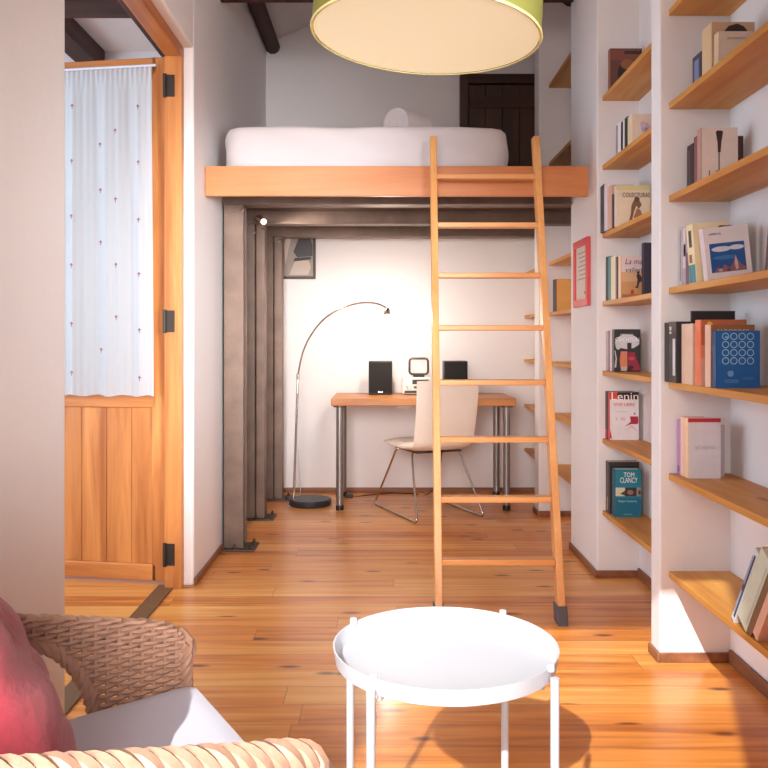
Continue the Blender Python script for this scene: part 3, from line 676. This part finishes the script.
book('peach spined book next to the white book with red top', 1.03, 2.826, .038, s1, .203, .080, (216, 160, 140), (236, 196, 172), group=G1)
book('white book with a red band along its top', 1.03, 2.792, .030, s1, .203, .110, (216, 214, 222), (240, 206, 170), art=[('r', (186, 34, 46), 0, 1, .935, 1)], texts=[('el alma', .022, (190, 190, 202), .52, .52, .6)], group=G1)
book('grey book half hidden behind the white book with red band', 1.115, 2.826, .034, s1, .178, .052, (176, 164, 172), group=G1)
LEAN = math.radians(33)
yy = 2.395
for lab, t, h, cv, sp, sa in (('blue and white patterned book leaning on the lowest shelf', .022, .285, (220, 226, 232), (214, 222, 230), [((52, 60, 96), .25, .6, .06, .93), ((150, 170, 200), .7, .95, .1, .9), ((176, 70, 70), .65, .9, .42, .52)]),
                       ('thick pale green book leaning on the lowest shelf', .062, .272, (206, 218, 200), (208, 220, 204), [((180, 196, 190), .1, .2, .1, .9)]),
                       ('brown book leaning in front of the pale green one', .024, .24, (120, 92, 70), (126, 98, 72), []),
                       ('pink book leaning at the near end of the lowest shelf', .03, .22, (222, 176, 158), (226, 182, 164), [])):
    book(lab, 1.005, yy-t/math.cos(LEAN), t, s0+t*math.sin(LEAN)*0, h, .16, cv, sp, spine_art=sa, rot=(LEAN, 0, 0), group=G1)
    yy -= t/math.cos(LEAN)+.002
# ---- second bay
book('dark reddish picture book on the highest shelf of the second bay', 1.055, 3.846, .032, s6, .196, .15, (104, 62, 54), (150, 92, 74), art=[('r', (128, 70, 54), .05, .95, .72, .96), ('e', (40, 24, 26), .5, .4, .26, .3), ('e', (150, 92, 60), .55, .62, .22, .12), ('r', (52, 34, 34), .45, .98, .86, .94)], group=G2)
x0 = 1.07
for lab, y0, y1, h, cv, sp in (('thin grey spined book at the left of the upper second bay row', 3.77, 3.80, .150, (196, 190, 204), (160, 152, 170)), ('white spined book left of the black spined one, second bay', 3.722, 3.768, .152, (236, 232, 236), (240, 238, 240)),
    ('black spined book in the row with the green spine', 3.690, 3.720, .145, (34, 32, 38), (30, 30, 36)), ('white slim book between black and green spines', 3.666, 3.688, .144, (232, 230, 232), (238, 236, 238)), ('dark green spined book in the upper second bay row', 3.620, 3.664, .148, (40, 66, 48), (34, 52, 40))):
    book(lab, x0, y0, y1-y0, s5, h, .10, cv, sp, group=G2)
book('cream paperback with a faint purple flower on the cover', x0, 3.556, .06, s5, .140, .096, (226, 208, 190), (236, 216, 186), art=[('e', (186, 164, 190), .62, .58, .2, .16), ('e', (150, 120, 170), .66, .50, .08, .08), ('e', (206, 184, 196), .5, .68, .13, .1)], group=G2)
for lab, y0, y1, h, cv, sp in (('charcoal spined book at the wall end of the row with brown figure', 3.905, 3.938, .222, (54, 54, 66), (58, 58, 70)), ('black spined book second from the wall beside the brown figure book', 3.872, 3.903, .224, (40, 42, 56), (46, 48, 62)),
    ('white and violet spined book in the row with brown figure', 3.815, 3.870, .219, (226, 222, 232), (222, 214, 226)), ('pinkish brown spined book in the row with brown figure', 3.745, 3.813, .196, (196, 160, 144), (214, 176, 158)), ('dark slim book just behind the brown figure book', 3.722, 3.743, .150, (60, 50, 56), (84, 64, 66))):
    book(lab, 1.035, y0, y1-y0, s4, h, .14 if h > .21 else .10, cv, sp, group=G2)
book('cream book with a brown figure and olive top band', 1.04, 3.685, .034, s4, .182, .152, (222, 204, 178), (220, 208, 198), art=[('r', (206, 196, 140), 0, 1, .88, 1), ('p', (120, 84, 60), [(.36, .1), (.42, .3), (.44, .5), (.50, .62), (.56, .68), (.66, .66), (.74, .52), (.66, .42), (.58, .5), (.52, .36), (.46, .16)]), ('e', (100, 66, 48), .6, .66, .08, .06), ('p', (150, 110, 80), [(.5, .2), (.6, .44), (.7, .4), (.8, .2)])], texts=[('COLECTURAS', .030, (62, 52, 50), .58, .755, .80)], group=G2)
for lab, y0, y1, h, cv, sp in (('white slim book at the wall end of the teal spine row', 3.918, 3.938, .19, (228, 230, 234), (232, 234, 238)), ('dark navy and teal spined book in the teal spine row', 3.876, 3.916, .208, (36, 58, 78), (30, 48, 66)), ('teal and grey spined book in the second bay', 3.830, 3.874, .205, (70, 140, 150), (82, 150, 158)),
    ('cream yellow spined book in the teal spine row', 3.755, 3.828, .200, (232, 218, 180), (236, 226, 190)), ('purple brown slim spine next to the tan script book', 3.728, 3.753, .192, (90, 66, 76), (104, 76, 84))):
    book(lab, 1.055, y0, y1-y0, s3, h, .11, cv, sp, group=G2)
book('tan book with purple script and a dark runner on the cover', 1.055, 3.675, .034, s3, .190, .126, (206, 150, 100), (230, 206, 178), art=[('r', (226, 204, 202), .04, 1, .62, 1), ('r', (214, 170, 128), .04, 1, .40, .62), ('p', (60, 42, 50), [(.50, .26), (.58, .30), (.60, .44), (.56, .54), (.62, .60), (.70, .55), (.80, .44), (.92, .30), (.84, .28), (.72, .40), (.66, .36), (.62, .24)]), ('e', (56, 36, 46), .63, .61, .05, .035), ('e', (176, 72, 46), .42, .14, .06, .07), ('r', (176, 110, 62), .06, .9, .03, .10)], texts=[('La mas', .036, (84, 50, 110), .52, .86, .72, .3), ('valiente', .032, (74, 44, 52), .58, .665, .80, .2)], group=G2)
book('tall dark navy book at the near end of the teal spine row', 1.135, 3.60, .03, s3, .24, .08, (48, 42, 62), group=G2)
for lab, y0, y1, h, cv, sp in (('pale striped spine at the wall end beside the black thriller', 3.895, 3.935, .188, (190, 176, 182), (196, 182, 188)), ('grey purple spine second from the wall beside the black thriller', 3.862, 3.893, .190, (130, 112, 124), (140, 120, 132)), ('white spine touching the black thriller', 3.832, 3.860, .192, (214, 206, 212), (218, 210, 216))):
    book(lab, 1.06, y0, y1-y0, s2, h, .115, cv, sp, group=G2)
book('black thriller with white block lettering and a red figure', 1.06, 3.796, .034, s2, .195, .122, (44, 40, 46), (96, 84, 92), art=[('e', (206, 206, 212), .5, .68, .46, .20), ('p', (44, 40, 46), [(0, .62), (.25, .56), (.5, .53), (.75, .56), (1, .66), (1, .3), (0, .3)]), ('e', (196, 206, 208), .16, .62, .1, .1), ('r', (40, 38, 44), .50, .66, .5, .68), ('p', (214, 128, 96), [(.24, .10), (.22, .3), (.26, .48), (.50, .48), (.50, .1)]), ('p', (196, 176, 166), [(.26, .02), (.26, .12), (.50, .12), (.48, .02)]), ('p', (150, 40, 62), [(.52, .12), (.54, .46), (.78, .46), (.84, .3), (.98, .14), (.98, .03), (.72, .03), (.6, .08)]), ('e', (204, 70, 96), .66, .31, .12, .04), ('e', (50, 30, 36), .62, .10, .12, .05), ('p', (190, 196, 198), [(.02, .1), (.06, .3), (.02, .5), (.05, .5), (.11, .3), (.08, .1)])],
     texts=[('MICHAEL', .014, (230, 230, 234), .5, .865, .50), ('CRICHTON', .026, (244, 244, 248), .5, .755, .90)], group=G2)
book('dark red spined book behind the white book with red splash', 1.058, 3.898, .038, s1, .225, .13, (70, 34, 40), (92, 46, 54), spine_art=[((196, 60, 66), .1, .9, .02, .2)], group=G2)
book('white book with black title band and a red splash', 1.06, 3.872, .022, s1, .224, .137, (226, 222, 226), (206, 96, 100), art=[('r', (38, 32, 34), 0, 1, .845, 1), ('r', (206, 70, 62), 0, .27, .845, 1), ('p', (170, 28, 60), [(.70, .49), (.98, .49), (.99, .36), (.94, .33), (.80, .33), (.72, .33), (.55, .28), (.52, .27), (.60, .31), (.73, .38)]), ('e', (170, 28, 60), .86, .55, .03, .02), ('p', (224, 176, 190), [(.56, .20), (.76, .30), (.98, .18), (.94, .18), (.76, .26)]), ('r', (204, 206, 212), .22, .66, .58, .60), ('r', (200, 200, 208), .22, .28, .40, .47), ('r', (212, 196, 206), .38, .55, .40, .47), ('p', (196, 52, 60), [(.01, .03), (.04, .22), (.08, .03)])],
     texts=[('Lenin', .052, (244, 236, 234), .53, .905, .92), ('VIVE LIBRE', .022, (204, 84, 96), .5, .735, .72)], group=G2)
book('black and brown spined tall book behind the teal novel', 1.058, 3.885, .045, s0, .238, .145, (66, 54, 52), (84, 70, 66), spine_art=[((170, 140, 110), .1, .5, .05, .3)], group=G2)
book('slim black book between the teal novel and the tall brown book', 1.058, 3.855, .026, s0, .226, .13, (34, 32, 36), (44, 36, 36), group=G2)
book('teal blue novel with white author name and a photo band', 1.062, 3.785, .05, s0, .218, .120, (16, 124, 148), (12, 84, 108), art=[('r', (12, 104, 134), 0, 1, 0, .40), ('r', (206, 210, 180), .02, .38, .44, .62), ('r', (54, 42, 44), .38, .82, .44, .62), ('r', (150, 140, 130), .82, 1, .44, .62), ('p', (60, 66, 64), [(.10, .52), (.38, .45), (.38, .56), (.2, .49)]), ('e', (150, 110, 100), .58, .52, .12, .05), ('e', (60, 46, 44), .93, .52, .05, .05)],
     texts=[('TOM', .030, (238, 242, 244), .53, .885, .40), ('CLANCY', .034, (240, 244, 246), .52, .77, .66), ('Peligro Inminente', .013, (170, 214, 224), .48, .335, .70), ('PLANETA', .009, (120, 190, 208), .5, .055, .34)], group=G2)
book('yellow ochre book on a shelf behind the loft ladder', 1.072, 4.55, .72, 1.285+ST, .195, .12, (214, 158, 72), (206, 150, 64), group=None) if False else \
book('yellow ochre book standing on a shelf behind the loft ladder', 1.085, 5.18, .1, 1.285+ST, .205, .12, (222, 164, 84), (60, 52, 58), group=None)

# red framed notice on the side of the second partition
N = thing('framed_notice', 'red framed sheet hanging on the partition side facing the ladder', 'picture', (P2X-.001, 4.06, 1.30))
MB().box(-.018, 0, 0, .30, 0, .035).box(-.018, 0, 0, .30, .305, .34).box(-.018, 0, 0, .035, .035, .305).box(-.018, 0, .265, .30, .035, .305).build('frame', mat('red_frame', (204, 66, 72), .45), N, bevel=.002)
MB().box(-.008, -.002, .035, .265, .035, .305).build('sheet', mat('cream_sheet', (220, 208, 196), .8), N)
q = MB()
for k in range(7): q.box(-.0088, -.008, .07, .23-.02*(k % 3), .27-.022*k, .275-.022*k)
q.box(-.0088, -.008, .06, .10, .06, .075)
q.build('print', mat('grey_ink', (150, 142, 140), .8), N)

# ================================================================== PENDANT
PD = thing('pendant_lamp', 'large green drum pendant lamp with cream underside hanging above the table', 'lamp', (.115, 2.22, 1.955), (0, math.radians(3.7), 0))
RS = .306
MB().lathe([(RS, -.012), (RS-.004, .29), (RS-.007, .29), (RS-.004, -.012)], 72).build('shade', GREEN, PD, smooth=True)
MB().lathe([(0, -.011), (RS-.006, -.011), (RS-.006, -.008), (0, -.008)], 72).build('diffuser', CREAM, PD, smooth=True)
MB().tube([(RS*math.cos(k*PI/40), RS*math.sin(k*PI/40), -.010) for k in range(80)], .004, 6, closed=True).build('rim', mat('pale_green_trim', (214, 200, 138), .7), PD, smooth=True)
pb = bpy.data.lights.new('pendant_bulb', 'POINT'); pb.energy = 22; pb.color = (1, .76, .56); pb.shadow_soft_size = .05
po = bpy.data.objects.new('pendant_bulb', pb); COL.objects.link(po); po.parent = PD; po.location = (0, 0, .16)
q = MB()
for k in range(3): q.tube([(0, 0, .27), ((RS-.006)*math.cos(k*2.094), (RS-.006)*math.sin(k*2.094), .27)], .003, 6)
q.cyl((0, 0, .2), .02, .1, 16).build('spider', WHITEM, PD, smooth=True)
MB().tube([(0, 0, .30), (-.085, 0, 1.58)], .003, 8).build('cord', WHITEM, PD, smooth=True)

# ================================================================== TRAY TABLE
TT = thing('tray_table', 'round white metal tray table on thin legs in the foreground', 'table', (.124, 1.65, 0))
MB().lathe([(0, .497), (.212, .497), (.2155, .500), (.2205, .526), (.2235, .526), (.2185, .4955), (.212, .493), (0, .493)], 96).build('tray', WHITEM, TT, smooth=True)
fr = MB()
legs = [math.radians(a) for a in (-34, 51, 147, 231)]
for k, a in enumerate(legs):
    x, y = .2315*math.cos(a), .2315*math.sin(a); g = MB()
    g.tube([(x, y, .004), (x, y, .508)], .0085, 12)
    l_ = g.build('leg', WHITEM, TT, smooth=True)
    MB().cyl((x, y, 0), .0095, .006, 12).build('foot_cap', WHITEP, l_, smooth=True)
    MB().cyl((x*.965, y*.965, .520), .0075, .014, 12).build('hook', WHITEM, l_, smooth=True)
fr.tube([(.19*math.cos(k*PI/32), .19*math.sin(k*PI/32), .487) for k in range(64)], .005, 8, closed=True)
for k in (0, 1):
    a = legs[k]; fr.tube([(.21*math.cos(a), .21*math.sin(a), .486), (-.21*math.cos(a), -.21*math.sin(a), .486)], .005, 8)
fr.build('support_frame', WHITEM, TT, smooth=True)

# ================================================================== WICKER ARMCHAIR
WA = thing('wicker_armchair', 'natural wicker armchair with braided rims in the lower left corner', 'armchair', (-.477, 1.123, 0), (0, 0, math.radians(31)))
HALF = .275
def top(x):       # arm height along the depth, front at +x
    if x > .27: return .60-(x-.27)*.9
    return .605+.020*(1-((x-.0)/.27)) if x > 0 else .625+.26*(-x)**.9
def top(x):
    z = .622+(.27-x)*.205 if x < .27 else .622
    if x > .255: z -= ((x-.255)/.045)**2*.03
    return z
def hole(x, z):
    if z < .36: return False
    if x > .15 or x < -.25: return False
    if x > .03: zt = .40+(top(.03)-.055-.40)*math.sqrt(max(0, 1-((x-.03)/.12)**2))
    elif x < -.13: zt = .40+(top(x)-.055-.40)*math.sqrt(max(0, 1-((-.13-x)/.12)**2))
    else: zt = top(x)-.055
    return z < zt
def bulge(x, z): return .004*math.sin(PI*min(1, max(0, z/.6)))+.012*(1-((x)/.3)**2)
def rope(mb, path, R, r, pitch, n=3, res=10, sides=6):
    P = [Vector(p) for p in path]; L_ = [0]
    for a, b2 in zip(P, P[1:]): L_.append(L_[-1]+(b2-a).length)
    tot = L_[-1]; N = max(8, int(tot/pitch*res))
    def at(s):
        i = 0
        while i < len(L_)-2 and L_[i+1] < s: i += 1
        t = (s-L_[i])/max(1e-9, L_[i+1]-L_[i]); return P[i].lerp(P[i+1], t), (P[i+1]-P[i]).normalized()
    prev = None; fr_ = []
    for k in range(N+1):
        p, t = at(tot*k/N)
        if prev is None:
            a = Vector((0,0,1)) if abs(t.z) < .9 else Vector((1,0,0)); u = t.cross(a).normalized()
        else: u = (prev-t*prev.dot(t)).normalized()
        prev = u; fr_.append((p, u, t.cross(u), tot*k/N))
    for j in range(n):
        mb.tube([p+(u*math.cos(2*PI*(s/pitch+j/n))+w_*math.sin(2*PI*(s/pitch+j/n)))*R for p, u, w_, s in fr_], r, sides)
def woven(mb, S, u0, u1, vs, inside, step=.005, pitch=.020, amp=.0038, r=.0041):
    for row, v in enumerate(vs):
        run = []; k = 0; N = int((u1-u0)/step)
        for i in range(N+1):
            u = u0+(u1-u0)*i/N
            ok = inside(u, v)
            if ok:
                p, nr = S(u, v); run.append(p+nr*amp*math.cos(PI*u/pitch+PI*row))
            if (not ok or i == N):
                if len(run) > 2: mb.tube(run, r, 5)
                run = []
def side_panel(s):
    def S(x, z): return Vector((x, s*(HALF+bulge(x, z)), z)), Vector((0, s, 0))
    mb = MB()
    rows = [.05+.0080*k for k in range(92)]
    woven(mb, S, -.30, .298, rows, lambda x, z: z < top(x)-.004 and not hole(x, z))
    for k in range(30):      # stakes
        x = -.297+.020*k; run = []
        for i in range(76):
            z = .03+i*.0098
            if z < top(x)-.008 and not hole(x, z): run.append(S(x, z)[0])
            else:
                if len(run) > 1: mb.tube(run, .0038, 5)
                run = []
        if len(run) > 1: mb.tube(run, .0038, 5)
    P = mb.build('arm_panel', WICKER, WA, smooth=True)
    # braided top rim, down the front post
    rim = MB(); path = []
    for i in range(31):
        x = -.31+i*(.6 if s > 0 else .585)/30; path.append(S(x, top(x)+(-.034 if s > 0 else -.006))[0]+Vector((0, s*(.03 if s > 0 else .012), 0)))
    path += [S(.300 if s > 0 else .288, .575)[0]+Vector((0, s*.02, 0)), S(.302 if s > 0 else .291, .54)[0]+Vector((0, s*.018, 0))]
    rope(rim, path, .014, .0125, .085, 4, 14, 7)
    rim.build('braided_rim', WICKER, P, smooth=True)
    fp = MB(); rope(fp, [S(.302, .575)[0], S(.304, .4)[0], S(.302, .0)[0]], .006, .0065, .05, 3, 9, 6)
    fp.build('front_border', WICKER, P, smooth=True)
    ar_ = MB(); path = []
    for i in range(61):
        x = .15-.40*i/60
        if x > .03: zt = .40+(top(.03)-.055-.40)*math.sqrt(max(0, 1-((x-.03)/.12)**2))
        elif x < -.13: zt = .40+(top(x)-.055-.40)*math.sqrt(max(0, 1-((-.13-x)/.12)**2))
        else: zt = top(x)-.055
        path.append(S(x, zt)[0])
    path = [S(.15, .36)[0]]+path+[S(-.25, .36)[0]]
    rope(ar_, path, .0065, .007, .05, 3, 9, 6); ar_.tube(path, .0085, 8)
    ar_.build('arch_border', WICKER, P, smooth=True)
side_panel(1); side_panel(-1)
def SB(u, v):     # back, curved; u across, v height
    return Vector((-.30-.05*(1-(u/.29)**2)-.10*max(0, v-.4), u, v)), Vector((-1, 0, 0))
def btop(u): return .80+.09*(1-(u/.29)**2)
mb = MB(); woven(mb, SB, -.285, .285, [.05+.0098*k for k in range(86)], lambda u, v: v < btop(u))
for k in range(27):
    u = -.286+.022*k; mb.tube([SB(u, .03+.03*i)[0] for i in range(27) if .03+.03*i < btop(u)], .0038, 5)
BP = mb.build('back_panel', WICKER, WA, smooth=True)
rim = MB(); rope(rim, [SB(-.29+.58*i/30, btop(-.29+.58*i/30))[0] for i in range(31)], .014, .0125, .085, 4, 12, 7); rim.build('braided_rim', WICKER, BP, smooth=True)
mb = MB(); woven(mb, lambda u, v: (Vector((.300, u, v)), Vector((1, 0, 0))), -.27, .27, [.27+.0098*k for k in range(13)], lambda u, v: True)
mb.build('front_apron', WICKER, WA, smooth=True)
mb = MB(); mb.box(-.30, .285, -.265, .265, -.026, -.001); mb.build('seat_frame', WICKER, WA, (0, 0, .386), (0, -.065, 0), bevel=.006)
for sx in (-.28, .285):
    for sy in (-1, 1): MB().cyl((sx, sy*.27, 0), .017, .10, 14).build('leg', WICKER, WA, smooth=True)
# cushions
def pillow(w_, h_, t_, n=26, pinch=.10, sq=4):
    mb = MB()
    for s in (1, -1):
        def P(u, v):
            a, b2 = 2*u-1, 2*v-1
            e = max(0, (1-abs(a)**sq))**.6*max(0, (1-abs(b2)**sq))**.6
            k = 1-pinch*(1-abs(a))*abs(b2)**2; k2 = 1-pinch*(1-abs(b2))*abs(a)**2
            wob = .006*math.sin(a*7+b2*3)*e+.004*math.sin(a*3-b2*11)*e
            return (a*w_/2*k2, b2*h_/2*k, s*(t_/2*e+wob))
        mb.grid(P, n, n)
    return mb
o = MB()
def seat(u, v):
    a, b2 = 2*u-1, 2*v-1; return a, b2
for s in (1, -1):
    def P(u, v):
        a, b2 = 2*u-1, 2*v-1; e = (max(0, 1-abs(a)**30)**.45)*(max(0, 1-abs(b2)**30)**.45)
        return (a*.305, b2*.258, .055+s*(.002+.053*e)+(.006*(1-a*a)*(1-b2*b2) if s > 0 else 0))
    o.grid(P, 40, 40)
SCU = o.build('seat_cushion', CANVAS, None, (-.477+.022*.857, 1.123+.022*.515, .3865), (0, -.065, math.radians(31)), smooth=True, weld=True)
tag(SCU, 'white canvas seat cushion on the wicker armchair', 'cushion')
TC = pillow(.46, .42, .14)
TCO = TC.build('throw_cushion', RED, None, smooth=True, weld=True)
fw = Vector((.857, .515, 0)); lf = Vector((-.515, .857, 0)); up = Vector((0, 0, 1))
tilt = math.radians(29)
nrm = (fw*math.cos(tilt)+up*math.sin(tilt)); vup = (up*math.cos(tilt)-fw*math.sin(tilt))
c = Vector((-.467, 1.123, 0))+fw*(-.092)+lf*.03+up*.708
TCO.matrix_world = Matrix.Translation(c) @ Matrix((lf, vup, nrm)).transposed().to_4x4()
tag(TCO, 'crimson linen cushion leaning on the back of the wicker armchair', 'cushion')
